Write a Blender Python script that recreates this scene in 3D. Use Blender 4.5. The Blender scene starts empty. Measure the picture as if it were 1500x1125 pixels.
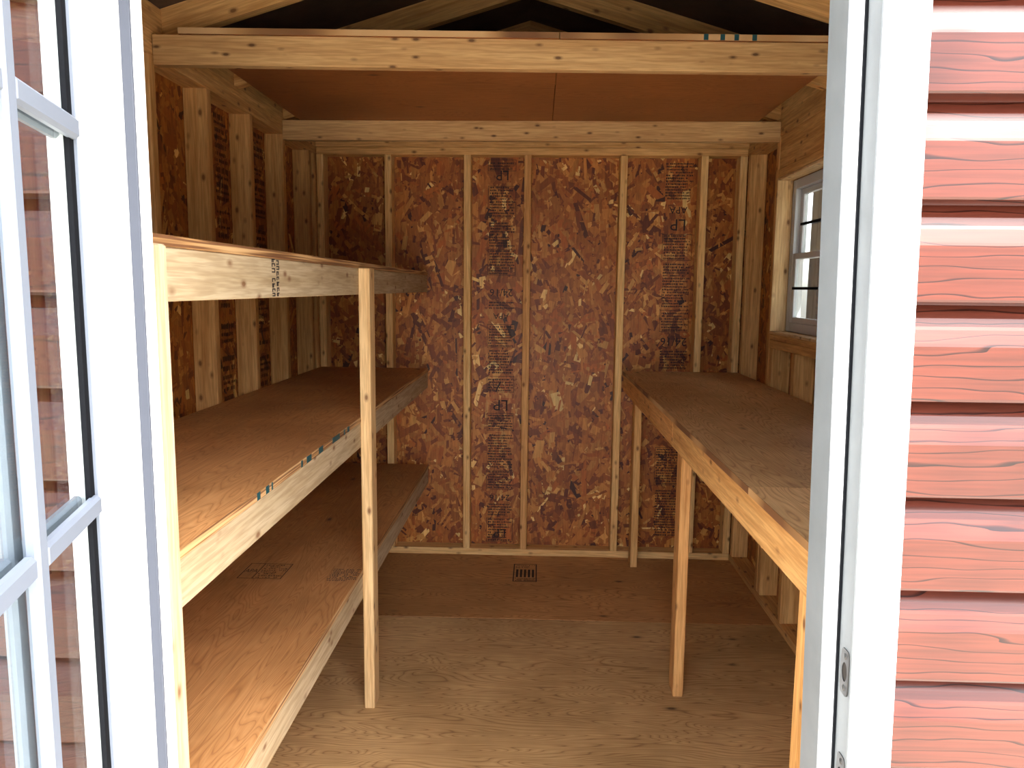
import bpy, bmesh, math, random
import numpy as np
from mathutils import Vector, Matrix

scene = bpy.context.scene
COL = scene.collection
R = math.radians

# ------------------------------------------------------------------ camera
F_PX, PITCH, YAW, ROLL, CAM_H = 1109.7634, R(7.2526), R(-1.8806), R(.6045), 1.5036
fwd = Vector((math.sin(YAW)*math.cos(PITCH), math.cos(YAW)*math.cos(PITCH), -math.sin(PITCH)))
rt = fwd.cross(Vector((0, 0, 1))).normalized(); up = rt.cross(fwd)
r2 = rt*math.cos(ROLL) + up*math.sin(ROLL); u2 = up*math.cos(ROLL) - rt*math.sin(ROLL)
cam_data = bpy.data.cameras.new('camera'); cam = bpy.data.objects.new('camera', cam_data); COL.objects.link(cam)
cam.matrix_world = Matrix(((r2.x, u2.x, -fwd.x, 0), (r2.y, u2.y, -fwd.y, 0), (r2.z, u2.z, -fwd.z, CAM_H), (0, 0, 0, 1)))
cam_data.sensor_fit = 'HORIZONTAL'; cam_data.sensor_width = 36; cam_data.lens = F_PX/1500*36; cam_data.clip_start = .02
scene.camera = cam

# ------------------------------------------------------------------ sky, sun, exposure
SUN_EL, SUN_AZ = R(64), R(54)          # azimuth measured from the front of the shed towards the right
w = bpy.data.worlds.new('sky'); scene.world = w; w.use_nodes = True
nt = w.node_tree; nt.nodes.clear()
sky = nt.nodes.new('ShaderNodeTexSky'); sky.sky_type = 'NISHITA'; sky.sun_disc = False
sky.sun_elevation = SUN_EL; sky.sun_rotation = math.pi - SUN_AZ
sky.air_density = 1.0; sky.dust_density = 3.0; sky.ozone_density = .6
hs = nt.nodes.new('ShaderNodeHueSaturation'); hs.inputs['Saturation'].default_value = .35
bg = nt.nodes.new('ShaderNodeBackground'); bg.inputs['Strength'].default_value = .40
wo = nt.nodes.new('ShaderNodeOutputWorld')
nt.links.new(sky.outputs[0], hs.inputs['Color']); nt.links.new(hs.outputs[0], bg.inputs['Color']); nt.links.new(bg.outputs[0], wo.inputs['Surface'])
sd = bpy.data.lights.new('sun', 'SUN'); sd.energy = 11; sd.angle = R(.8); sd.color = (1, .95, .86)
sun = bpy.data.objects.new('sun', sd); COL.objects.link(sun)
SUN = Vector((math.sin(SUN_AZ)*math.cos(SUN_EL), -math.cos(SUN_AZ)*math.cos(SUN_EL), math.sin(SUN_EL)))
sun.rotation_euler = SUN.to_track_quat('Z', 'Y').to_euler(); sun.location = SUN*12
vs = scene.view_settings
vs.view_transform = 'Standard'; vs.look = 'None'; vs.gamma = 1.0; vs.use_curve_mapping = False
vs.exposure = 2.15

# ------------------------------------------------------------------ materials
def mat(name):
    m = bpy.data.materials.new(name); m.use_nodes = True
    t = m.node_tree; b = t.nodes['Principled BSDF']
    return m, t, b
def node(t, typ, **kw):
    n = t.nodes.new(typ)
    for k, v in kw.items():
        if k.startswith('i_'):
            key = k[2:]
            key = int(key) if key.isdigit() else key.replace('_', ' ')
            n.inputs[key].default_value = v
        else: setattr(n, k, v)
    return n
def ramp(t, pts, interp='LINEAR'):
    n = t.nodes.new('ShaderNodeValToRGB'); e = n.color_ramp; e.interpolation = interp
    while len(e.elements) < len(pts): e.elements.new(.5)
    for el, (p, c) in zip(e.elements, pts):
        el.position = p; el.color = (*c, 1) if len(c) == 3 else c
    return n
def mixc(t, fac, a, b, blend='MIX'):
    n = t.nodes.new('ShaderNodeMix'); n.data_type = 'RGBA'; n.blend_type = blend
    for s, v in ((0, fac), (6, a), (7, b)):
        if isinstance(v, (int, float)): n.inputs[s].default_value = v
        elif isinstance(v, tuple): n.inputs[s].default_value = (*v, 1)
        else: t.links.new(v, n.inputs[s])
    return n.outputs[2]
def maths(t, op, a, b=None):
    n = t.nodes.new('ShaderNodeMath'); n.operation = op
    for s, v in ((0, a), (1, b)):
        if v is None: continue
        if isinstance(v, (int, float)): n.inputs[s].default_value = v
        else: t.links.new(v, n.inputs[s])
    return n.outputs[0]
def obj_coords(t, scale, jitter=True):
    tc = t.nodes.new('ShaderNodeTexCoord')
    out = tc.outputs['Object']
    if jitter:
        oi = t.nodes.new('ShaderNodeObjectInfo')
        m = node(t, 'ShaderNodeVectorMath', operation='SCALE'); m.inputs[0].default_value = (37.0, 11.0, 23.0)
        t.links.new(oi.outputs['Random'], m.inputs['Scale'])
        a = node(t, 'ShaderNodeVectorMath', operation='ADD')
        t.links.new(out, a.inputs[0]); t.links.new(m.outputs[0], a.inputs[1]); out = a.outputs[0]
    mp = node(t, 'ShaderNodeMapping'); mp.inputs['Scale'].default_value = scale
    t.links.new(out, mp.inputs['Vector'])
    return out, mp.outputs[0]
def noise(t, vec, scale, detail=3, rough=.5, dist=0.):
    n = node(t, 'ShaderNodeTexNoise'); n.inputs['Scale'].default_value = scale; n.inputs['Detail'].default_value = detail
    n.inputs['Roughness'].default_value = rough; n.inputs['Distortion'].default_value = dist
    t.links.new(vec, n.inputs['Vector']); return n.outputs[0]
def bump(t, b, h, strength, dist=.002):
    n = node(t, 'ShaderNodeBump'); n.inputs['Strength'].default_value = strength; n.inputs['Distance'].default_value = dist
    t.links.new(h, n.inputs['Height']); t.links.new(n.outputs[0], b.inputs['Normal'])

def pine(name, light, dark, knot=(.16, .06, .02), vary=.35, ks=(11, 20, 20)):
    m, t, b = mat(name)
    raw, st = obj_coords(t, (.9, 16, 16))
    g = noise(t, st, 2.2, 4, .55, .6)
    base = ramp(t, [(.32, dark), (.5, tuple((a+c)/2 for a, c in zip(light, dark))), (.66, light)]); t.links.new(g, base.inputs[0])
    fine = noise(t, st, 9, 2, .6, .2)
    fr = ramp(t, [(.4, (.78, .74, .7)), (.6, (1, 1, 1))]); t.links.new(fine, fr.inputs[0])
    c = mixc(t, 1., base.outputs[0], fr.outputs[0], 'MULTIPLY')
    # sparse knots
    mp = node(t, 'ShaderNodeMapping'); mp.inputs['Scale'].default_value = ks; t.links.new(raw, mp.inputs['Vector'])
    v = node(t, 'ShaderNodeTexVoronoi'); v.inputs['Scale'].default_value = 1.; v.inputs['Randomness'].default_value = 1.; t.links.new(mp.outputs[0], v.inputs['Vector'])
    kr = ramp(t, [(.08, (1, 1, 1)), (.13, (.5, .5, .5)), (.22, (0, 0, 0))]); t.links.new(v.outputs['Distance'], kr.inputs[0])
    c = mixc(t, maths(t, 'MULTIPLY', kr.outputs[0], .85), c, knot)
    oi = t.nodes.new('ShaderNodeObjectInfo')
    vr = ramp(t, [(0, (1-vary, 1-vary*1.15, 1-vary*1.3)), (1, (1.0, 1.0, 1.0))]); t.links.new(oi.outputs['Random'], vr.inputs[0])
    c = mixc(t, 1., c, vr.outputs[0], 'MULTIPLY')
    t.links.new(c, b.inputs['Base Color']); b.inputs['Roughness'].default_value = .62; b.inputs['Specular IOR Level'].default_value = .3
    bump(t, b, fine, .25)
    return m
def ply(name, light, mid, dark, gscale=1., blotch=.5, rough=.55):
    m, t, b = mat(name)
    raw, st = obj_coords(t, (.85*gscale, 5.5*gscale, 5.5*gscale))
    d = noise(t, st, .9, 2, .5, .4)
    # growth rings cut tangentially: contour lines of a smooth field
    n2 = maths(t, 'MULTIPLY', d, 40.)
    fr = maths(t, 'FRACT', n2)
    rr = ramp(t, [(0, dark), (.12, mid), (.55, light), (.9, mid), (1, dark)]); t.links.new(fr, rr.inputs[0])
    _, st2 = obj_coords(t, (3, 90, 90))
    f = noise(t, st2, 1.5, 3, .6)
    fr2 = ramp(t, [(.38, (.62, .55, .48)), (.6, (1, 1, 1))]); t.links.new(f, fr2.inputs[0])
    c = mixc(t, .75, rr.outputs[0], mixc(t, 1., light, fr2.outputs[0], 'MULTIPLY'))
    c = mixc(t, .55, c, rr.outputs[0])
    bl = noise(t, raw, 1.7, 4, .6)
    br = ramp(t, [(.35, (1-blotch, 1-blotch*1.1, 1-blotch*1.2)), (.65, (1, 1, 1))]); t.links.new(bl, br.inputs[0])
    c = mixc(t, 1., c, br.outputs[0], 'MULTIPLY')
    v = node(t, 'ShaderNodeTexVoronoi'); v.inputs['Scale'].default_value = 1.
    mp = node(t, 'ShaderNodeMapping'); mp.inputs['Scale'].default_value = (3.0, 6.5, 5); t.links.new(raw, mp.inputs['Vector']); t.links.new(mp.outputs[0], v.inputs['Vector'])
    kr = ramp(t, [(.03, (1, 1, 1)), (.07, (.3, .3, .3)), (.12, (0, 0, 0))]); t.links.new(v.outputs['Distance'], kr.inputs[0])
    c = mixc(t, maths(t, 'MULTIPLY', kr.outputs[0], .9), c, (.05, .02, .008))
    t.links.new(c, b.inputs['Base Color']); b.inputs['Roughness'].default_value = rough; b.inputs['Specular IOR Level'].default_value = .35
    bump(t, b, f, .3)
    return m
def plain(name, col, rough=.5, metal=0., blot=None, spec=.5):
    m, t, b = mat(name)
    b.inputs['Base Color'].default_value = (*col, 1); b.inputs['Roughness'].default_value = rough; b.inputs['Metallic'].default_value = metal
    b.inputs['Specular IOR Level'].default_value = spec
    if blot:
        raw, st = obj_coords(t, (8, 8, 8))
        n = noise(t, st, blot[0], 4, .6, .3)
        r = ramp(t, [(.3, tuple(c*(1-blot[1]) for c in col)), (.65, col)]); t.links.new(n, r.inputs[0])
        t.links.new(r.outputs[0], b.inputs['Base Color'])
    return m

M = {}
M['pine'] = pine('pine_lumber', (.88, .525, .205), (.66, .335, .105), vary=.2)
M['pine_pale'] = pine('pine_lumber_pale', (.86, .62, .325), (.68, .42, .18), vary=.12)
M['pine_cream'] = pine('pine_lumber_cream', (.57, .455, .295), (.46, .345, .20), vary=.08)
M['pine_beam'] = pine('pine_lumber_beam', (.72, .46, .205), (.56, .32, .125), vary=.1, knot=(.07, .022, .008), ks=(12, 27, 27))
M['pine_bright'] = pine('pine_lumber_bright', (.97, .66, .29), (.82, .46, .16), vary=.12)
M['pine_orange'] = pine('pine_lumber_orange', (.80, .44, .165), (.60, .28, .085), vary=.15)
M['ply_floor'] = ply('plywood_floor', (.70, .445, .20), (.56, .33, .132), (.24, .105, .034), 1.4, .38)
M['ply_floor_red'] = ply('plywood_floor_red', (.66, .345, .135), (.53, .25, .085), (.22, .08, .022), 1.4, .3)
M['ply_shelf'] = ply('plywood_shelf', (.66, .335, .128), (.56, .255, .086), (.37, .15, .045), 1.6, .4)
M['ply_bench'] = ply('plywood_bench', (.80, .51, .24), (.66, .38, .16), (.36, .165, .06), 1.4, .35)
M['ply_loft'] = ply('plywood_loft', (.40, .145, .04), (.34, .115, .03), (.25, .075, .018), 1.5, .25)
M['white'] = plain('white_paint', (.86, .87, .88), .4)
M['vinyl'] = plain('white_vinyl', (.50, .51, .52), .35)
M['shaded_white'] = plain('shaded_white_wood', (.19, .205, .215), .55, blot=(1.2, .16))  # white right jamb with its shade put into the colour, faintly blotched
M['rubber'] = plain('black_rubber', (.004, .0045, .006), .8, spec=.1)
M['doorpaint_shaded'] = plain('door_paint_shaded', (.15, .172, .21), .45)  # white door's bluish shading put into the colour of bars and beads
M['stop_shade'] = plain('grey_stop_shade', (.055, .062, .082), .7)  # painted shade for the front face of the left stop
M['steel'] = plain('dark_steel', (.10, .098, .095), .4, 1.)
M['hole'] = plain('hole_dark', (.02, .014, .01), .9)
M['ink'] = plain('black_ink', (.018, .008, .008), .8)
M['inkgrey'] = plain('grey_ink', (.09, .055, .045), .8)
M['teal'] = plain('teal_paint', (.008, .06, .07), .5)
M['ground'] = plain('pale_gravel', (.40, .38, .34), .9, blot=(3., .25))
M['shingle'] = plain('shingles', (.06, .055, .05), .9, blot=(4., .4))
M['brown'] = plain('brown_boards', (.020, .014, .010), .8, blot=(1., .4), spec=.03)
M['dimmed_wood'] = plain('dimmed_sheathing', (.10, .05, .025), .9, blot=(1., .4))  # darkness of the unlit roof space put into the sheathing colour
M['leaf'] = plain('leaf', (.06, .13, .03), .5)
M['bark'] = plain('bark', (.09, .06, .04), .9)

# red vinyl siding with embossed wood grain
m, t, b = mat('red_vinyl_siding')
raw, st = obj_coords(t, (1., 1., 1.))
mpp = node(t, 'ShaderNodeMapping'); mpp.inputs['Scale'].default_value = (4.5, 0, 24); t.links.new(raw, mpp.inputs['Vector'])
wob = noise(t, mpp.outputs[0], 1., 2, .5)
sx = node(t, 'ShaderNodeSeparateXYZ'); t.links.new(raw, sx.inputs[0])
g = maths(t, 'ADD', maths(t, 'MULTIPLY', sx.outputs['Z'], 3.6), maths(t, 'MULTIPLY', wob, .16))
fr = maths(t, 'FRACT', maths(t, 'MULTIPLY', g, 17.))
ln = ramp(t, [(0, (.12, .09, .09)), (.06, (.3, .25, .25)), (.13, (1, 1, 1)), (.6, (.9, .87, .87)), (.97, (1.05, 1.05, 1.05))]); t.links.new(fr, ln.inputs[0])
_, st = obj_coords(t, (3., 120, 120))
f = noise(t, st, 1.6, 3, .6)
f2 = ramp(t, [(.35, (.74, .8, .8)), (.6, (1, 1, 1))]); t.links.new(f, f2.inputs[0])
c = mixc(t, 1., (.072, .0155, .0082), ln.outputs[0], 'MULTIPLY'); c = mixc(t, 1., c, f2.outputs[0], 'MULTIPLY')
t.links.new(c, b.inputs['Base Color']); b.inputs['Roughness'].default_value = .3; b.inputs['Specular IOR Level'].default_value = .36
bump(t, b, fr, .15, .001)
M['siding'] = m
# OSB strands: colour of each strand
m, t, b = mat('osb_strands')
at = node(t, 'ShaderNodeAttribute', attribute_name='strand')
raw, st = obj_coords(t, (60, 60, 9), False)
f = noise(t, st, 1.5, 3, .6); f2 = ramp(t, [(.35, (.72, .7, .68)), (.62, (1, 1, 1))]); t.links.new(f, f2.inputs[0])
t.links.new(mixc(t, 1., at.outputs['Color'], f2.outputs[0], 'MULTIPLY'), b.inputs['Base Color'])
b.inputs['Roughness'].default_value = .5; b.inputs['Specular IOR Level'].default_value = .4
M['osb'] = m
# laminated edge of plywood
m, t, b = mat('plywood_edge')
raw, st = obj_coords(t, (3, 1, 190))
g = noise(t, st, 1., 1); r_ = ramp(t, [(.4, (.16, .065, .022)), (.5, (.42, .225, .085)), (.62, (.58, .36, .165))]); t.links.new(g, r_.inputs[0])
t.links.new(r_.outputs[0], b.inputs['Base Color']); b.inputs['Roughness'].default_value = .7
M['edge'] = m
# clear glass
m = bpy.data.materials.new('clear_glass'); m.use_nodes = True; t = m.node_tree; t.nodes.clear()
o = t.nodes.new('ShaderNodeOutputMaterial'); tr = t.nodes.new('ShaderNodeBsdfTransparent'); gl = t.nodes.new('ShaderNodeBsdfGlossy')
tr.inputs[0].default_value = (.90, .93, .92, 1); gl.inputs['Roughness'].default_value = .02
fz = t.nodes.new('ShaderNodeFresnel'); geo = t.nodes.new('ShaderNodeNewGeometry')
t.links.new(maths(t, 'SUBTRACT', 1.5, maths(t, 'MULTIPLY', geo.outputs['Backfacing'], 1.5-1/1.5)), fz.inputs[0])   # same reflectance entering and leaving
mx = t.nodes.new('ShaderNodeMixShader')
t.links.new(fz.outputs[0], mx.inputs[0]); t.links.new(tr.outputs[0], mx.inputs[1]); t.links.new(gl.outputs[0], mx.inputs[2]); t.links.new(mx.outputs[0], o.inputs[0])
M['glass'] = m

# ------------------------------------------------------------------ object helpers
def tag(o, label=None, cat=None, group=None, kind=None):
    if label: o['label'] = label
    if cat: o['category'] = cat
    if group: o['group'] = group
    if kind: o['kind'] = kind
    return o
WLOC = {}
def empty(name, loc=(0, 0, 0), **kw):
    o = bpy.data.objects.new(name, None); COL.objects.link(o); o.location = loc; o.empty_display_size = .1
    WLOC[o.name] = Matrix.Translation(loc)
    return tag(o, **kw)
def link(name, me, mt, world, parent):
    o = bpy.data.objects.new(name, me); COL.objects.link(o)
    if mt is not None and len(me.materials) == 0: me.materials.append(M[mt])
    if parent is not None:
        o.parent = parent; o.matrix_basis = WLOC[parent.name].inverted() @ world
    else: o.matrix_basis = world
    WLOC[o.name] = world.copy()
    return o
def cham_box(L, W, T, ch):
    bm = bmesh.new(); bmesh.ops.create_cube(bm, size=1, matrix=Matrix.Diagonal((L, W, T, 1)))
    if ch: bmesh.ops.bevel(bm, geom=bm.edges[:], offset=min(ch, .3*min(L, W, T)), segments=1, affect='EDGES')
    me = bpy.data.meshes.new('board'); bm.to_mesh(me); bm.free(); return me
def frame(ax, sec):
    ax = Vector(ax).normalized(); sec = Vector(sec); sec = (sec - ax*sec.dot(ax)).normalized(); th = ax.cross(sec)
    return ax, sec, th
def board(name, parent, a, b, w, th, sec, mt='pine', ch=.0025):
    """lumber from a to b (centre line); w across `sec`, th across the third axis; grain along local X"""
    a, b = Vector(a), Vector(b); ax, s, t3 = frame(b-a, sec)
    mw = Matrix((( ax.x, s.x, t3.x, 0), (ax.y, s.y, t3.y, 0), (ax.z, s.z, t3.z, 0), (0, 0, 0, 1)))
    mw.translation = (a+b)/2
    return link(name, cham_box((b-a).length, w, th, ch), mt, mw, parent)
def box(name, parent, x0, x1, y0, y1, z0, z1, mt='pine', ch=.0025, grain=None):
    d = {'x': x1-x0, 'y': y1-y0, 'z': z1-z0}
    g = grain or max(d, key=d.get)
    c = Vector(((x0+x1)/2, (y0+y1)/2, (z0+z1)/2)); h = d[g]/2
    ax = Vector({'x': (1, 0, 0), 'y': (0, 1, 0), 'z': (0, 0, 1)}[g])
    s = {'x': 'y', 'y': 'x', 'z': 'x'}[g]; t_ = ({'x', 'y', 'z'} - {g, s}).pop()
    sv = {'x': (1, 0, 0), 'y': (0, 1, 0), 'z': (0, 0, 1)}[s]
    return board(name, parent, c-ax*h, c+ax*h, d[s], d[t_], sv, mt, ch)
def mesh(name, verts, faces, mt, parent, world=None, smooth=False):
    me = bpy.data.meshes.new(name); me.from_pydata([tuple(v) for v in verts], [], faces); me.validate(); me.update()
    bm = bmesh.new(); bm.from_mesh(me); bmesh.ops.recalc_face_normals(bm, faces=bm.faces[:]); bm.to_mesh(me); bm.free()
    if smooth: me.polygons.foreach_set('use_smooth', [True]*len(me.polygons))
    return link(name, me, mt, world or Matrix(), parent)
def prism(name, parent, prof, a, b, mt, axis='x'):
    """profile [(p,q)] extruded from a to b on the axis; x: (y,z)  z: (x,y)"""
    n = len(prof); V = []
    for e in (a, b):
        for p, q in prof: V.append((e, p, q) if axis == 'x' else ((p, e, q) if axis == 'y' else (p, q, e)))
    Fc = [tuple(range(n)), tuple(range(2*n-1, n-1, -1))] + [(i, (i+1) % n, n+(i+1) % n, n+i) for i in range(n)]
    c = Vector([sum(v[k] for v in V)/len(V) for k in range(3)])
    return mesh(name, [Vector(v)-c for v in V], Fc, mt, parent, Matrix.Translation(c))
def lean_post(name, parent, x0, x1, y0, y1, z0, z1, lean, mt, zref=1.5, ch=.002):
    """upright board whose x follows a slight lean"""
    a = Vector(((x0+x1)/2 + lean*(z0-zref), (y0+y1)/2, z0)); b = Vector(((x0+x1)/2 + lean*(z1-zref), (y0+y1)/2, z1))
    return board(name, parent, a, b, x1-x0, y1-y0, (1, 0, 0), mt, ch)

# ------------------------------------------------------------------ dimensions (metres)
XL, XR, YB = -1.1953, 1.0904, 4.1279          # inner stud faces
S, T2 = .089, .038
OXL, OXR, OYB = XL-S, XR+S, YB+S              # inner faces of the OSB
YF = 1.05                                      # inner face of the front wall
ZP, ZT = 2.2, 2.276                            # underside and top of the double plates
Y0 = .966                                      # OSB line of the front wall

# ------------------------------------------------------------------ ground
gb = bmesh.new(); bmesh.ops.create_grid(gb, x_segments=1, y_segments=1, size=14); gm = bpy.data.meshes.new('ground'); gb.to_mesh(gm); gb.free()
tag(link('ground', gm, 'ground', Matrix.Translation((0, 0, -.22)), None), 'pale gravel ground around the shed', 'ground', kind='structure')

# ------------------------------------------------------------------ floor
floor = empty('floor', (0, 2.6, 0), kind='structure', label='bare plywood floor of the shed', cat='floor')
for (xa, xb, ya, yb) in ((OXL, OXR, Y0, 2.085), (OXL, OXR, 2.0875, 3.3025), (OXL, OXR, 3.305, OYB)):
    box('plywood_sheet', floor, xa, xb, ya, yb, -.019, 0, 'ply_floor_red' if ya > 3.2 else 'ply_floor', .0012, grain='x')
for xj in (-1.2, -.6, 0, .6, 1.1): box('floor_joist', floor, xj-.019, xj+.019, Y0, OYB, -.16, -.0195)

# ------------------------------------------------------------------ OSB panels built of strands
rng = np.random.default_rng(7)
PAL = np.array([1.3, 1.5, 1.35])*np.array([(.30, .080, .014), (.36, .105, .020), (.24, .055, .009), (.42, .14, .030), (.17, .034, .007), (.50, .20, .05), (.10, .018, .005), (.33, .075, .012), (.66, .36, .13), (.05, .010, .004)])
PW = np.array([.22, .20, .16, .12, .11, .05, .045, .08, .018, .018]); PW = PW/PW.sum()
def osb(parent, wdt, hgt, world, count, thick=.011):
    """panel in local XZ, face towards local -Y at y=0; strands lie on the face"""
    V = [(0, 0, 0), (wdt, 0, 0), (wdt, 0, hgt), (0, 0, hgt), (0, thick, 0), (wdt, thick, 0), (wdt, thick, hgt), (0, thick, hgt)]
    Fc = [(0, 1, 2, 3), (5, 4, 7, 6), (4, 0, 3, 7), (1, 5, 6, 2), (3, 2, 6, 7), (4, 5, 1, 0)]
    n = count
    cx = rng.uniform(.01, wdt-.01, n); cz = rng.uniform(.01, hgt-.01, n)
    L = np.clip(rng.lognormal(math.log(.105), .5, n), .03, .24); W = np.clip(rng.lognormal(math.log(.021), .45, n), .007, .05)
    an = np.where(rng.random(n) < .8, rng.normal(math.pi/2, .55, n), rng.uniform(0, math.pi, n))
    off = -rng.uniform(.0002, .0016, n)
    ca, sa = np.cos(an), np.sin(an)
    quads = []
    sk = rng.uniform(-.35, .35, (n, 4))
    P = np.zeros((n, 4, 3))
    for k, (a, b_) in enumerate(((-1, -1), (1, -1), (1, 1), (-1, 1))):
        lx = a*L/2*(1+.25*sk[:, k]); lz = b_*W/2*(1+sk[:, (k+1) % 4]*.8)
        P[:, k, 0] = np.clip(cx + lx*ca - lz*sa, 0, wdt); P[:, k, 2] = np.clip(cz + lx*sa + lz*ca, 0, hgt)
        P[:, k, 1] = off - .0005*a*np.sign(sk[:, 0])
    P[:, :, 1] = np.minimum(P[:, :, 1], -.0001)
    V = np.vstack([np.array(V), P.reshape(-1, 3)])
    Fc = Fc + [tuple(8+4*i+j for j in range(4)) for i in range(n)]
    colr = PAL[rng.choice(len(PAL), n, p=PW)]*rng.uniform(.82, 1.15, (n, 1))
    cc = np.vstack([np.tile((.2, .045, .009), (8, 1)), np.repeat(colr, 4, axis=0)])
    me = bpy.data.meshes.new('osb_panel'); me.from_pydata(V.tolist(), [], Fc); me.update()
    a = me.attributes.new('strand', 'FLOAT_COLOR', 'POINT')
    a.data.foreach_set('color', np.hstack([cc, np.ones((len(cc), 1))]).astype(np.float32).ravel())
    return link('osb_panel', me, 'osb', world, parent)

# ink stamps: rows of small marks; the readable words are set in type
FONTCACHE = {}
def glyphs(word):
    if word not in FONTCACHE:
        cu = bpy.data.curves.new('type', 'FONT'); cu.body = word; cu.align_x = 'CENTER'; cu.align_y = 'CENTER'; cu.size = 1.; cu.resolution_u = 2
        o = bpy.data.objects.new('type', cu); COL.objects.link(o)
        dg = bpy.context.evaluated_depsgraph_get(); me = bpy.data.meshes.new_from_object(o.evaluated_get(dg))
        vs_ = [v.co.copy() for v in me.vertices]; fs_ = [tuple(p.vertices) for p in me.polygons]
        bpy.data.objects.remove(o); bpy.data.curves.remove(cu); bpy.data.meshes.remove(me)
        ys = [v.y for v in vs_]; xs_ = [v.x for v in vs_]
        hy = max(ys)-min(ys); mx_ = (max(xs_)+min(xs_))/2; my = (max(ys)+min(ys))/2
        FONTCACHE[word] = ([((v.x-mx_)/hy, (v.y-my)/hy) for v in vs_], fs_)
    return FONTCACHE[word]
class Ink:
    def __init__(s): s.V = []; s.F = []
    def rect(s, x0, x1, z0, z1):
        n = len(s.V); s.V += [(x0, 0, z0), (x1, 0, z0), (x1, 0, z1), (x0, 0, z1)]; s.F.append((n, n+1, n+2, n+3))
    def frame(s, x0, x1, z0, z1, t_=.0022):
        s.rect(x0, x1, z0, z0+t_); s.rect(x0, x1, z1-t_, z1); s.rect(x0, x0+t_, z0, z1); s.rect(x1-t_, x1, z0, z1)
    def line(s, x0, x1, z, h, rnd, fill=.85):
        x = x0 + rnd.uniform(0, .006)
        end = x1 - rnd.choice((0, 0, .01, .03))
        while x < end:
            wd = rnd.uniform(.0028, .0075)
            if rnd.random() < fill: s.rect(x, min(x+wd, end), z-h/2*rnd.uniform(.6, 1), z+h/2*rnd.uniform(.6, 1))
            x += wd + rnd.uniform(.0012, .004)
    def word(s, word, x, z, h, flip=True, sx=1.):
        g, f_ = glyphs(word); n = len(s.V); k = -1 if flip else 1
        s.V += [(x+k*a*h*sx, 0, z+k*b_*h) for a, b_ in g]; s.F += [tuple(n+i for i in q) for q in f_]
    def build(s, name, parent, world, mt='ink'): return mesh(name, s.V, s.F, mt, parent, world)
def stamp(parent, world, width, rows, seed):
    """rows: list of ('t',z0,z1) text block, ('f',z0,z1) boxed text block, ('w',word,z,h,xoff)"""
    rnd = random.Random(seed); k = Ink()
    for r in rows:
        if r[0] == 'w': k.word(r[1], width/2 + (r[4] if len(r) > 4 else 0), r[2], r[3])
        else:
            z = r[1] + .01
            while z < r[2]-.006:
                k.line(.006, width-.006, z, .0105, rnd, .92); z += .0152
            if r[0] == 'f': k.frame(0, width, r[1], r[2])
    return k.build('printed_stamp', parent, world)

# ------------------------------------------------------------------ back wall
wb = empty('wall_back', (0, YB, 0), kind='structure', label='back wall of orange strand board between pale pine studs', cat='wall')
p1 = osb(wb, 1.221, ZT+.019, Matrix.Translation((OXL, OYB, -.019)), 7000)
p2 = osb(wb, 1.2405, ZT+.019, Matrix.Translation((OXL+1.223, OYB, -.019)), 7000)
xs_b = (-1.1953, -.829, -.404, -.082, .4255, .849, 1.0524)
for i, x in enumerate(xs_b):
    box('stud', wb, x, x+T2, YB, OYB-.0025, T2, ZP, 'pine_orange' if i == 3 else 'pine_bright')
box('bottom_plate', wb, XL, XR, YB, OYB-.0025, 0, T2, 'pine_bright')
box('top_plate', wb, XL, XR, YB, OYB-.0025, ZP, ZP+T2)
box('top_plate', wb, OXL, OXR, YB+.004, OYB-.0025, ZP+T2+.001, ZT)
stamp(p1, Matrix.Translation((-.279, OYB-.0022, 0)), .152,
      [('f', 2.13, 2.19), ('w', 'LP', 2.105, .05), ('f', 1.88, 2.05), ('t', 1.72, 1.87), ('f', 1.57, 1.71), ('w', '24/16', 1.475, .04), ('t', 1.38, 1.44), ('w', 'APA', 1.345, .032), ('f', 1.17, 1.30), ('t', 1.02, 1.16), ('f', .92, 1.01),
       ('w', 'LP', .845, .06), ('f', .70, .80), ('t', .48, .69), ('f', .36, .47), ('w', '24/16', .31, .036), ('t', .20, .28), ('f', .05, .19), ('w', 'LP', .10, .05)], 3)
stamp(p2, Matrix.Translation((.672, OYB-.0022, 0)), .16,
      [('t', 1.98, 2.19), ('w', 'APA', 1.928, .036), ('w', 'LP', 1.85, .06), ('f', 1.66, 1.80), ('t', 1.40, 1.65), ('f', 1.27, 1.39), ('w', '24/16', 1.215, .045), ('t', 1.06, 1.18), ('w', 'LP', .70, .06), ('f', .40, .62), ('t', .10, .38)], 5)

# ------------------------------------------------------------------ left wall
wl = empty('wall_left', (XL, 2.6, 0), kind='structure', label='left wall of strand board with pine studs behind the shelves', cat='wall')
ROTL = Matrix.Rotation(math.pi/2, 4, 'Z')      # local -Y -> world +X
pl1 = osb(wl, 1.22, ZT+.019, Matrix.Translation((OXL, Y0, -.019)) @ ROTL, 2500)
pl2 = osb(wl, 1.22, ZT+.019, Matrix.Translation((OXL, Y0+1.2225, -.019)) @ ROTL, 8000)
pl3 = osb(wl, .802, ZT+.019, Matrix.Translation((OXL, Y0+2.445, -.019)) @ ROTL, 6000)
for k in range(-4, 4):
    y = 2.7771 + .4064*k
    if y > YF+.05: box('stud', wl, OXL+.0025, XL, y, y+T2, T2, ZP)
box('stud', wl, OXL+.0025, XL, YB-T2-.002, YB-.002, T2, ZP)
box('bottom_plate', wl, OXL+.0025, XL, YF, YB-.001, 0, T2)
box('top_plate', wl, OXL+.0025, XL, YF, YB-.001, ZP, ZP+T2-.0005)
box('top_plate', wl, OXL+.0025, XL-.003, YF, YB-.001, ZP+T2, ZT)
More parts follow.
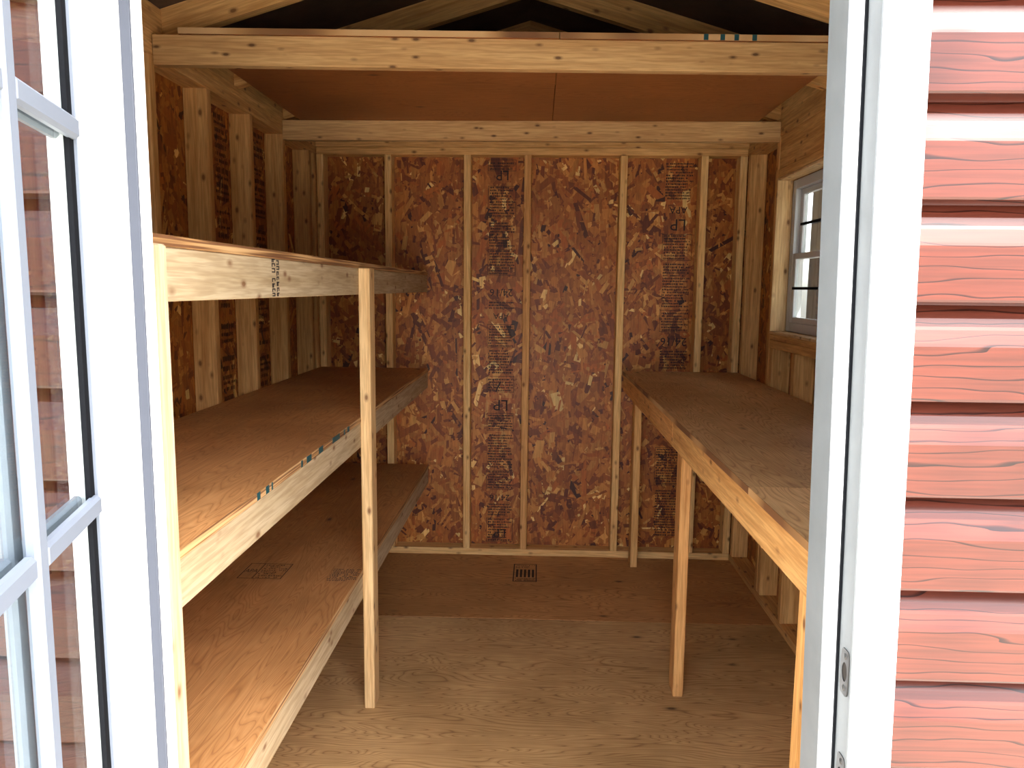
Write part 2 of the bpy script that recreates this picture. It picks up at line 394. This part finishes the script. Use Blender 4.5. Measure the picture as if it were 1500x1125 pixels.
for (ya, yd, z0, z1, sd_, pp) in ((3.035, .125, .55, 2.17, 11, pl2), (3.452, .125, .55, 2.17, 13, pl3)):
    rnd = random.Random(sd_); k = Ink(); z = z0
    while z < z1:
        hh = rnd.uniform(.02, .05)
        if rnd.random() < .85:
            k.line(0, yd, z+hh*.3, hh*.55, rnd, .9)
        z += hh*.85
    k.build('printed_stamp', pp, Matrix.Translation((OXL+.0022, ya, 0)) @ ROTL)

# ------------------------------------------------------------------ right wall with window opening
WY0, WY1, WZ0, WZ1 = 2.70, 3.59, 1.315, 2.0
wr = empty('wall_right', (XR, 2.6, 0), kind='structure', label='right wall of strand board and pine studs around the window', cat='wall')
ROTR = Matrix.Rotation(-math.pi/2, 4, 'Z')     # local -Y -> world -X
def rp(y0, y1, z0, z1, n): return osb(wr, y1-y0, z1-z0, Matrix.Translation((OXR, y1, z0)) @ ROTR, n)
rp(WY1+.001, OYB, -.019, ZT, 3500); rp(Y0, WY0-.001, -.019, ZT, 2500)
rp(WY0, WY1, -.019, WZ0-.001, 2200); rp(WY0, WY1, WZ1+.001, ZT, 800)
for y in (4.075, 3.598, 2.654, 2.30, 2.0, 1.6, 1.2): box('stud', wr, XR, OXR-.0025, y, y+T2, T2, ZP)
for y in (3.548, 3.235, 2.83): box('cripple_stud', wr, XR, OXR-.0025, y, y+T2, T2, WZ0-.078)
box('sill_plate', wr, XR, OXR-.0025, WY0-.006, WY1+.006, WZ0-.0775, WZ0-.0395); box('sill_plate', wr, XR, OXR-.0025, WY0-.006, WY1+.006, WZ0-.039, WZ0-.013)
box('header', wr, XR, OXR-.0025, WY0-.006, WY1+.006, WZ1+.013, WZ1+.05)
box('header', wr, XR+.004, OXR-.0025, WY0-.006, WY1+.006, WZ1+.051, ZP)
box('bottom_plate', wr, XR, OXR-.0025, YF, YB-.001, 0, T2)
box('top_plate', wr, XR, OXR-.0025, YF, YB-.001, ZP, ZP+T2-.0005)
box('top_plate', wr, XR+.003, OXR-.0025, YF, YB-.001, ZP+T2, ZT)
# window
wi = empty('window_1', (XR+.05, (WY0+WY1)/2, WZ0), kind='structure', label='small white vinyl window with grid bars in the right wall', cat='window')
box('liner', wi, XR-.004, OXR-.022, WY1-.004, WY1+.008, WZ0-.012, WZ1+.012, 'pine_pale')
box('liner', wi, XR-.004, OXR-.022, WY0-.005, WY0+.007, WZ0-.012, WZ1+.012, 'pine_pale')
box('liner', wi, XR-.004, OXR-.022, WY0+.0075, WY1-.0045, WZ1, WZ1+.012, 'pine_pale')
box('liner', wi, XR-.006, OXR-.022, WY0+.0075, WY1-.0045, WZ0-.012, WZ0, 'pine_pale')
fx0, fx1 = OXR-.021, OXR+.03
for (a, b_) in ((WY1-.045, WY1), (WY0, WY0+.045)): box('window_frame', wi, fx0, fx1, a, b_, WZ0, WZ1, 'vinyl')
for (a, b_) in ((WZ0, WZ0+.042), (WZ1-.042, WZ1)): box('window_frame', wi, fx0, fx1, WY0+.0455, WY1-.0455, a, b_, 'vinyl')
zm = 1.657
def sash(x0, x1, z0, z1):
    for (a, b_) in ((WY1-.082, WY1-.0455), (WY0+.0455, WY0+.082)): box('sash_stile', wi, x0, x1, a, b_, z0, z1, 'vinyl')
    for (a, b_) in ((z0, z0+.026), (z1-.026, z1)): box('sash_rail', wi, x0, x1, WY0+.0825, WY1-.0825, a, b_, 'vinyl')
    box('glass_pane', wi, (x0+x1)/2-.002, (x0+x1)/2+.002, WY0+.083, WY1-.083, z0+.0265, z1-.0265, 'glass', 0)
    zc = (z0+z1)/2; box('grid_bar', wi, x0-.002, x0+.006, WY0+.06, WY1-.06, zc-.006, zc+.006, 'rubber', .001)
sash(fx0+.002, fx0+.022, WZ0+.0425, zm+.013); sash(fx0+.0235, fx0+.045, zm-.013, WZ1-.0425)

# ------------------------------------------------------------------ front wall: framing, OSB and red lap siding
DXL, DXR, DZ = -.549, .4015, 1.985          # faces of the door jambs
LEAN = -.0215
wf = empty('wall_front', (0, YF, 0), kind='structure', label='front wall clad in red lap siding with embossed wood grain', cat='wall')
RL = -.585
box('sheathing', wf, OXL, RL+.012, .9602, .966, -.1, ZT, 'pine', 0); box('sheathing', wf, .475, OXR, .9602, .966, -.1, ZT, 'pine', 0)
for x in (-1.24, -.95, -.65, .50, .80, 1.13): box('stud', wf, x, x+T2, .9665, YF-.001, 0, ZT)
box('door_header', wf, -.65, .538, .9665, YF-.001, DZ+.045, ZT)
PITCHZ, LIP0 = .1208, 1.0084
def plank(xa_fn, xb_fn, z):
    h = PITCHZ; yf = .932
    prof = [(.9595, z+.006), (.936, z+.005), (.9355, z+.0005), (yf+.0015, z), (yf, z+.003), (yf, z+.067), (yf+.0012, z+.0705), (yf+.0075, z+.087), (yf+.014, z+.101), (yf+.0265, z+h-.004), (yf+.0265, z+h+.012), (.9595, z+h+.012)]
    n = len(prof); V = [(xa_fn(q), p, q) for p, q in prof] + [(xb_fn(q), p, q) for p, q in prof]
    Fc = [tuple(range(n)), tuple(range(2*n-1, n-1, -1))] + [(i, (i+1) % n, n+(i+1) % n, n+i) for i in range(n)]
    c = Vector(((xa_fn(z)+xb_fn(z))/2, .943, z))
    mesh('siding_plank', [Vector(v)-c for v in V], Fc, 'siding', wf, Matrix.Translation(c))
k = -9
while LIP0 + PITCHZ*k < 2.2:
    z = LIP0 + PITCHZ*k
    plank(lambda q: OXL-.02, lambda q: RL+.014, z)
    plank(lambda q: .440 + LEAN*(q-1.5), lambda q: OXR+.02, z)
    if z > DZ+.06: pass
    k += 1
# gable and cladding above the door
prism('gable_panel', wf, [(OXL, ZT), (OXR, ZT), (-.0525, 2.72)], .956, .966, 'siding', 'y')
box('gable_panel', wf, RL-.01, .48, .944, .955, DZ+.075, ZT, 'siding')
for sx in (-1, 1):
    x = OXL-.022 if sx < 0 else OXR+.012
    box('siding_side', wf, x, x+.010, Y0+.001, OYB+.01, -.1, ZT, 'siding') if sx < 0 else None
box('siding_rear', wf, OXL-.02, OXR+.02, OYB+.012, OYB+.022, -.1, ZT, 'siding')
prism('rear_gable_panel', wf, [(OXL, ZT), (OXR, ZT), (-.0525, 2.72)], OYB, OYB+.011, 'siding', 'y')

# door frame (white)
tf = empty('trim_1', (0, .94, 0), kind='structure', label='white door frame with stops and flat outer casing', cat='door frame')
box('jamb', tf, DXL-.032, DXL, .93, YF, -.02, DZ+.03, 'white', .0015)
box('stop', tf, DXL, -.5345, 1.0215, YF, -.02, DZ, 'white', .0015); box('seal_or_shade_strip', tf, DXL+.0003, -.5348, 1.0165, 1.0212, -.02, DZ, 'stop_shade', .001)  # thin grey strip paints the door's shade on the white stop
box('casing', tf, RL, DXL-.006, .917, .9295, -.06, DZ+.06, 'white', .002)
lean_post('jamb', tf, DXR, DXR+.034, .940, YF, -.02, DZ+.03, LEAN, 'shaded_white', ch=.0015)
lean_post('stop', tf, .3803, DXR-.0005, .986, YF, -.02, DZ, LEAN, 'shaded_white', ch=.0008)
lean_post('stop_face', tf, .3806, DXR-.0005, .983, .9856, -.02, DZ, LEAN, 'white', ch=.0006)
lean_post('seal_or_shade_strip', tf, DXR-.0035, DXR-.0003, .978, .9826, -.02, DZ, LEAN, 'rubber', ch=.0006)
lean_post('casing', tf, DXR, .424, .926, .9395, -.06, DZ+.06, LEAN, 'white', ch=.002)
lean_post('casing', tf, .4245, .4505, .921, .9395, -.06, DZ+.06, LEAN, 'white', ch=.003)
box('jamb', tf, DXL+.0005, DXR-.015, .93, YF, DZ+.001, DZ+.03, 'white')
box('casing', tf, RL, .43, .915, .9165, DZ+.03, DZ+.08, 'white', .0005)
box('threshold', tf, DXL+.001, .412, .93, YF-.001, -.04, -.0195, 'steel')
# strike plates on the right jamb
def strike(zc, hh, parent):
    lean = LEAN; xf = DXR + lean*(zc-1.5) - .0012; yc = .9565; W_ = .0125
    n = 28; ring = []; out = []
    for i in range(n):
        a = 2*math.pi*i/n; ca, sa = math.cos(a), math.sin(a)
        ring.append((ca*W_*.62, sa*hh*.42))
        e = .38; px = math.copysign(abs(ca)**e, ca)*W_; pz = math.copysign(abs(sa)**e, sa)*hh
        out.append((px, pz))
    V = []; 
    for dx in (-.0006, .0008):
        V += [(dx, a, b_) for a, b_ in out] + [(dx, a, b_) for a, b_ in ring]
    Fc = []
    for i in range(n):
        j = (i+1) % n
        Fc += [(i, j, n+j, n+i), (2*n+i, 2*n+j, 3*n+j, 3*n+i), (i, j, 2*n+j, 2*n+i), (n+i, n+j, 3*n+j, 3*n+i)]
    o = mesh('strike_plate', V, Fc, 'steel', parent, Matrix.Translation((xf, yc, zc)))
    mesh('latch_hole', [(.0006, a, b_) for a, b_ in ring], [tuple(range(n))], 'hole', o, Matrix.Translation((xf, yc, zc)))
    for s in (-1, 1):
        bm = bmesh.new(); bmesh.ops.create_uvsphere(bm, u_segments=10, v_segments=6, radius=.0042); bmesh.ops.scale(bm, vec=(.4, 1, 1), verts=bm.verts[:])
        me = bpy.data.meshes.new('screw'); bm.to_mesh(me); bm.free(); link('screw', me, 'steel', Matrix.Translation((xf-.0006, yc, zc+s*hh*.7)), o)
strike(1.006, .031, tf); strike(.858, .031, tf)

# ------------------------------------------------------------------ open glazed door
TH = math.atan2(-.961, .2762)
DM = Matrix.Translation((-.5436, .957, 0)) @ Matrix.Rotation(TH, 4, 'Z')      # local X along the door, local +Y is the inner face normal
d1 = bpy.data.objects.new('door_1', None); COL.objects.link(d1); d1.matrix_basis = DM; WLOC[d1.name] = DM.copy(); d1.empty_display_size = .1
tag(d1, 'white glazed door with grid bars standing open towards the viewer', 'door', kind='structure')
def dbox(name, s0, s1, n0, n1, z0, z1, mt, ch=.002, parent=None):
    c = DM @ Vector(((s0+s1)/2, (n0+n1)/2, (z0+z1)/2))
    dims = (s1-s0, n1-n0, z1-z0)
    g = 0 if dims[0] >= dims[2] else 2
    ax = DM.to_3x3() @ Vector([1 if i == g else 0 for i in range(3)]); nn = DM.to_3x3() @ Vector((0, 1, 0))
    h = dims[g]/2
    return board(name, parent or d1, c-ax*h, c+ax*h, dims[1], dims[2 if g == 0 else 0], nn, mt, ch)
DW, DT = .90, .033
GS0, GS1, GZ0, GZ1 = .118, .78, .39-.44, 2.0
GZ0 = .20; GZ1 = 1.88
dbox('stile', 0, .105, -DT, 0, .01, 1.975, 'white'); dbox('stile', DW-.105, DW, -DT, 0, .01, 1.975, 'white')
dbox('rail', .1055, DW-.1055, -DT, 0, GZ1+.02, 1.975, 'white'); dbox('rail', .1055, DW-.1055, -DT, 0, .01, GZ0-.02, 'white')
# glazing beads and gaskets around the pane
for (a, b_) in ((.1053, .1078), (DW-.1078, DW-.1053)): dbox('glazing_bead', a, b_, -.009, -.001, GZ0-.02, GZ1+.02, 'doorpaint_shaded', .001)
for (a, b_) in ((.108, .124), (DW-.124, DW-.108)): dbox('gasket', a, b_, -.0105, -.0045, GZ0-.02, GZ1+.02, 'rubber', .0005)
for (a, b_) in ((GZ0-.0195, GZ0), (GZ1, GZ1+.0195)): dbox('glazing_bead', .1125, DW-.1125, -.0104, -.001, a, b_, 'doorpaint_shaded', .001)
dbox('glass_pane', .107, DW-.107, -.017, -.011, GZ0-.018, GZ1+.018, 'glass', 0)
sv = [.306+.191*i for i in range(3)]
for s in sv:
    dbox('muntin', s-.013, s+.013, -.0105, .004, GZ0, GZ1, 'doorpaint_shaded', .004); dbox('muntin', s-.013, s+.013, -.0295, -.0175, GZ0, GZ1, 'doorpaint_shaded', .004)
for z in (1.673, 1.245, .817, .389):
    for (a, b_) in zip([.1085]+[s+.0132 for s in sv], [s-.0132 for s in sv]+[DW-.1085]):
        dbox('muntin', a, b_, -.0105, .003, z-.012, z+.012, 'doorpaint_shaded', .004); dbox('muntin', a, b_, -.0295, -.0175, z-.012, z+.012, 'doorpaint_shaded', .004)
for z in (.25, 1.05, 1.85):
    c = DM @ Vector((-.004, -.022, z)); 
# ------------------------------------------------------------------ roof
ce = empty('ceiling', (-.0525, 2.6, ZT), kind='structure', label='dark gable roof space of pine rafters and sheathing', cat='ceiling')
RX, RS = -.0525, .30
ZRL = 2.2725 + RS*(RX-XL)                       # underside of the rafters at the ridge
for y in (1.10, 1.68, 2.483, 3.055, 3.63, 4.17):
    for s in (-1, 1):
        hx = (RX-XL)+.40
        x0, x1 = RX, RX+s*hx
        th = .0915
        zin = ZRL - RS*(RX-XL)
        prof = [(RX, ZRL), (RX+s*(RX-XL), zin), (RX+s*(RX-XL), ZT+.001), (RX+s*((RX-XL)+S), ZT+.001), (RX+s*hx, ZRL-RS*hx+.03), (RX+s*hx, ZRL-RS*hx+th+.004), (RX, ZRL+th+.004)]
        c = Vector((RX+s*hx/2, y, ZRL-RS*hx/2))
        # local X along the rafter
        ang = math.atan2(-s*RS*hx, s*hx)
        rot = Matrix.Rotation(-math.atan(RS)*-s if False else (math.atan(RS)*s), 4, 'Y')
        mw = Matrix.Translation(c) @ rot; inv = mw.inverted()
        n = len(prof); V = [inv @ Vector((p, y, q)) for p, q in prof] + [inv @ Vector((p, y+T2, q)) for p, q in prof]
        Fc = [tuple(range(n)), tuple(range(2*n-1, n-1, -1))] + [(i, (i+1) % n, n+(i+1) % n, n+i) for i in range(n)]
        mesh('rafter', V, Fc, 'pine', ce, mw)
ys_r = (1.10, 1.68, 2.483, 3.055, 3.63, 4.17)
for ya, yb in zip(ys_r[:-1], ys_r[1:]):
    for s in (-1, 1):
        xa = RX+s*((RX-XL)+.006); xb = RX+s*((RX-XL)+.044)
        box('blocking', ce, min(xa, xb), max(xa, xb), ya+T2+.001, yb-.001, ZT+.001, ZT+.086, grain='y')
for s in (-1, 1):
    for mt_, o0, o1, nm in (('dimmed_wood', .0965, .108, 'sheathing_panel'), ('shingle', .109, .121, 'shingle_layer')):
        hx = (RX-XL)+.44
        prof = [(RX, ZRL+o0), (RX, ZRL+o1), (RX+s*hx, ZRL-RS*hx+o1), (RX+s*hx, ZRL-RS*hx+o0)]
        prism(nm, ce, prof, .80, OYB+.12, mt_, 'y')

# ------------------------------------------------------------------ storage loft
lo = empty('storage_loft', (0, 2.44, 2.1725), label='plywood storage loft on two pine beams across the shed above the shelves', cat='loft')
ZJ = 2.1725
JS = .0398
board('beam', lo, (XL+.001, 2.4419+JS*XL+.019, ZJ+.0445), (XR-.001, 2.4419+JS*XR+.019, ZJ+.0445), .089, T2, (0, 0, 1), 'pine_beam')
board('beam', lo, (XL+.001, 3.5885+.019, ZJ+.0445), (XR-.001, 3.5885+.019, ZJ+.0445), .089, T2, (0, 0, 1), 'pine_beam')
def loft_sheet(xa, xb):
    z0, z1 = ZJ+.0895, ZJ+.1075
    V = []
    for z in (z0, z1):
        V += [(xa, 2.436+JS*xa, z), (xb, 2.436+JS*xb, z), (xb, YB-.05, z), (xa, YB-.05, z)]
    c = Vector(((xa+xb)/2, 3.2, z0))
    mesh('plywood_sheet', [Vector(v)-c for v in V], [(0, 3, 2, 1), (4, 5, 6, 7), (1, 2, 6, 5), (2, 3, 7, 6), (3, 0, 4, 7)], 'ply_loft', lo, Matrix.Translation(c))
    e = board('plywood_edge', lo, (xa, 2.4358+JS*xa, (z0+z1)/2), (xb, 2.4358+JS*xb, (z0+z1)/2), z1-z0, .0016, (0, 0, 1), 'edge', 0)
    return e
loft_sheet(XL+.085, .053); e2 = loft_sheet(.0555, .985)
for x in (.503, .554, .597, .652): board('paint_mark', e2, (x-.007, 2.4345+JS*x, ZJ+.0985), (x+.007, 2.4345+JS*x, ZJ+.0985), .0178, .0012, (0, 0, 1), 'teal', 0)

# ------------------------------------------------------------------ shelving unit on the left
XS = -.6004
YN, YE = 1.066, YB-.002
su = empty('shelving_unit', (XS-.3, 2.6, 0), label='three-tier built-in wooden shelving along the left wall', cat='shelving')
for y in (YN, 2.5304): box('post', su, XS+.0003, XS+T2, y, y+.078, 0, 1.5635 if y > 2 else 1.563, 'pine_pale' if y > 2 else 'pine_cream', .003)
ZS = (1.564, 1.0415, .5008)
shelves = []
for i, z in enumerate(ZS):
    sh = board('shelf', su, (XS-.0+.001-.297, YN+.001, z+.009), (XS+.001-.297, YE, z+.009), .594, .018, (1, 0, 0), 'ply_shelf', .001)
    shelves.append(sh)
    box('front_rail', su, XS-T2, XS, YN+.002, YE, z-.089, z-.0003, 'pine_cream')
    box('plywood_edge', su, XS+.0012, XS+.0028, YN+.001, YE, z+.0002, z+.0178, 'edge', 0)
    box('rear_rail', su, XL+.0005, XL+T2, YN+.002, YE, z-.089, z-.0003)
    for yc in (1.25, 2.3, 3.3, 4.07): box('cross_brace', su, XL+T2+.0005, XS-T2-.0005, yc, yc+T2, z-.089, z-.0003)
for (ya, yb) in ((1.567, 1.585), (1.62, 1.64), (1.656, 1.664), (1.872, 1.885), (1.92, 1.96), (2.03, 2.07), (2.17, 2.25), (2.30, 2.315), (2.345, 2.37)):
    box('paint_mark', shelves[1], XS+.0029, XS+.0036, ya, yb, ZS[1]+.0005, ZS[1]+.0175, 'teal', 0)
# grade stamp printed on the top rail
rnd = random.Random(4); kk = Ink()
for c0, wd in ((0, .024), (.03, .022)):
    z = 0
    while z < .078:
        hh = rnd.uniform(.009, .014)
        if rnd.random() < .92:
            a0 = c0; a1 = c0+wd*rnd.uniform(.7, 1); tt = .0028
            bars = [(a0, a1, z, z+tt), (a0, a0+.006, z, z+hh*.75), (a0, a1, z+hh*.55, z+hh*.55+tt), (a1-.006, a1, z+hh*.15, z+hh*.75), ((a0+a1)/2-.003, (a0+a1)/2+.003, z, z+hh*.7)]
            for q in rnd.choice(((0, 1, 2), (0, 2, 3), (1, 2, 3), (0, 3, 4), (1, 4, 2))): kk.rect(*bars[q])
        z += hh
kk.build('printed_stamp', su, Matrix.Translation((XS+.0006, 1.705, ZS[0]-.086)) @ ROTL)
# printed marks on the lowest shelf
def flat_ink(k, parent, loc, rot=0, mt='ink'): return k.build('printed_stamp', parent, Matrix.Translation(loc) @ Matrix.Rotation(rot, 4, 'Z') @ Matrix.Rotation(-math.pi/2, 4, 'X'), mt)
kk = Ink(); kk.frame(0, .15, 0, .14, .003); rnd = random.Random(9)
kk.rect(.05, .053, 0, .14)
for q in range(8): kk.line(.058, .145, .012+q*.016, .007, rnd)
kk.word('APA', .026, .07, .03, False, .55)
flat_ink(kk, shelves[2], (-1.005, 2.425, ZS[2]+.0189), 0)
kk = Ink(); rnd = random.Random(10)
for q in range(9): kk.line(0, .10, q*.0125, .009, rnd, .9)
flat_ink(kk, shelves[2], (-.70, 2.425, ZS[2]+.0189), 0, 'inkgrey')

# ------------------------------------------------------------------ workbench on the right
XBn, XBf = .4960, .4730
ZB = 1.0406
wk = empty('workbench', (.8, 2.6, 0), label='long wooden workbench with plywood top along the right wall under the window', cat='workbench')
def xb(y): return XBn + (XBf-XBn)*(y-1.08)/(YB-1.08)
def bench_sheet(ya, yb):
    z0, z1 = ZB, ZB+.018
    V = []
    for z in (z0, z1): V += [(xb(ya)-.004, ya, z), (XR-.001, ya, z), (XR-.001, yb, z), (xb(yb)-.004, yb, z)]
    c = Vector((.78, (ya+yb)/2, z0)); rot = Matrix.Rotation(math.pi/2, 4, 'Z'); mw = Matrix.Translation(c) @ rot; inv = mw.inverted()
    mesh('top_sheet', [inv @ Vector(v) for v in V], [(0, 3, 2, 1), (4, 5, 6, 7), (0, 1, 5, 4), (1, 2, 6, 5), (2, 3, 7, 6), (3, 0, 4, 7)], 'ply_bench', wk, mw)
    board('plywood_edge', wk, (xb(ya)-.0049, ya, ZB+.009), (xb(yb)-.0049, yb, ZB+.009), .0175, .0014, (0, 0, 1), 'edge', 0)
bench_sheet(1.08, 1.7005); bench_sheet(1.7025, YB-.002)
board('front_rail', wk, (xb(1.08)+.019, 1.08, ZB-.0463), (xb(2.66)+.019, 2.66, ZB-.0463), .0918, T2, (0, 0, 1), 'pine')
board('front_rail', wk, (xb(2.662)+.019, 2.662, ZB-.0463), (xb(YB)+.019, YB-.002, ZB-.0463), .0918, T2, (0, 0, 1), 'pine_orange')
box('rear_rail', wk, XR-T2, XR-.0005, 1.08, YB-.002, ZB-.09, ZB-.0005)
for y in (1.30, 2.2, 3.2, 4.06): box('cross_brace', wk, .5375, XR-T2-.0005, y, y+T2, ZB-.09, ZB-.0005)
for y in (1.357, 2.667, 3.985): box('leg', wk, .5365-.0145, .5365+.0235, y, y+.088, 0, ZB-.0925, 'pine_orange' if 2 < y < 3 else 'pine', .003)

# printed grade mark on the floor
kk = Ink(); kk.frame(0, .125, 0, .25, .006); rnd = random.Random(21)
for q in range(5): kk.rect(.015+q*.021, .015+q*.021+.012, .06, .17)
for q in range(3): kk.line(.012, .115, .195+q*.017, .010, rnd)
for q in range(3): kk.line(.012, .115, .014+q*.015, .010, rnd)
flat_ink(kk, floor, (-.110, 3.745, .0009), 0)

# ------------------------------------------------------------------ neighbouring building seen through the window
ga = empty('garage', (2.4, 3.8, -.22), label='dark brown boarded garage wall seen through the small window', cat='building')
y = 1.7
while y < 6.28:
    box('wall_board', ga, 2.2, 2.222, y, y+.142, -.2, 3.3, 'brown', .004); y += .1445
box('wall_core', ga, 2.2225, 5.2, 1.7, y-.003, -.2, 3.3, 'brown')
prism('roof', ga, [(2.05, 3.3), (5.35, 3.3), (3.7, 4.3)], 1.6, y+.1, 'shingle', 'y')

# ------------------------------------------------------------------ unseen garden tree: sparse leaves dapple the siding, dense crown added to shade doorway
tr_ = empty('garden_tree', (1.9, -2.8, -.22), label='slender leafy garden tree out of view, crown shaped to shade the doorway', cat='tree')
rnd = random.Random(12)
cc = Vector((2.05, -.12, 5.5))
def tube(name, pts, rad, mt, parent):
    V = []; Fc = []; n = 8
    for i, (p, r) in enumerate(zip(pts, rad)):
        p = Vector(p)
        for j in range(n): V.append((p.x+r*math.cos(2*math.pi*j/n), p.y+r*math.sin(2*math.pi*j/n), p.z))
        if i: Fc += [((i-1)*n+j, (i-1)*n+(j+1) % n, i*n+(j+1) % n, i*n+j) for j in range(n)]
    mesh(name, V, Fc, mt, parent)
tube('trunk', [(1.9, -2.8, -.22), (1.88, -2.7, 1.2), (1.8, -2.4, 2.6), (1.6, -1.7, 3.9), (1.35, -.9, 4.9), (1.1, -.25, 5.9)], (.11, .095, .08, .06, .04, .015), 'bark', tr_)
V = []; Fc = []
for i in range(2500):
    while True:
        q = Vector((rnd.uniform(-1, 1), rnd.uniform(-1, 1), rnd.uniform(-1, 1)))
        if q.length < 1: break
    p = (Vector((1.06, -.2, 5.5)) + Vector((q.x*.64, q.y*.85, q.z*.75))) if i > 85 else (Vector((1.98, -.2, 5.55)) + Vector((q.x*.5, q.y*.7, q.z*.6)))
    L = rnd.uniform(.05, .085)
    a = Vector((rnd.gauss(0, 1), rnd.gauss(0, 1), rnd.gauss(0, .6))).normalized(); n_ = a.cross(Vector((rnd.gauss(0, 1), rnd.gauss(0, 1), rnd.gauss(0, 1)))).normalized()
    k0 = len(V); V += [p-a*L, p-a*L*.2+n_*L*.5, p+a*L, p-a*L*.2-n_*L*.5]; Fc.append((k0, k0+1, k0+2, k0+3))
tag(mesh('foliage', V, Fc, 'leaf', tr_), kind='stuff')
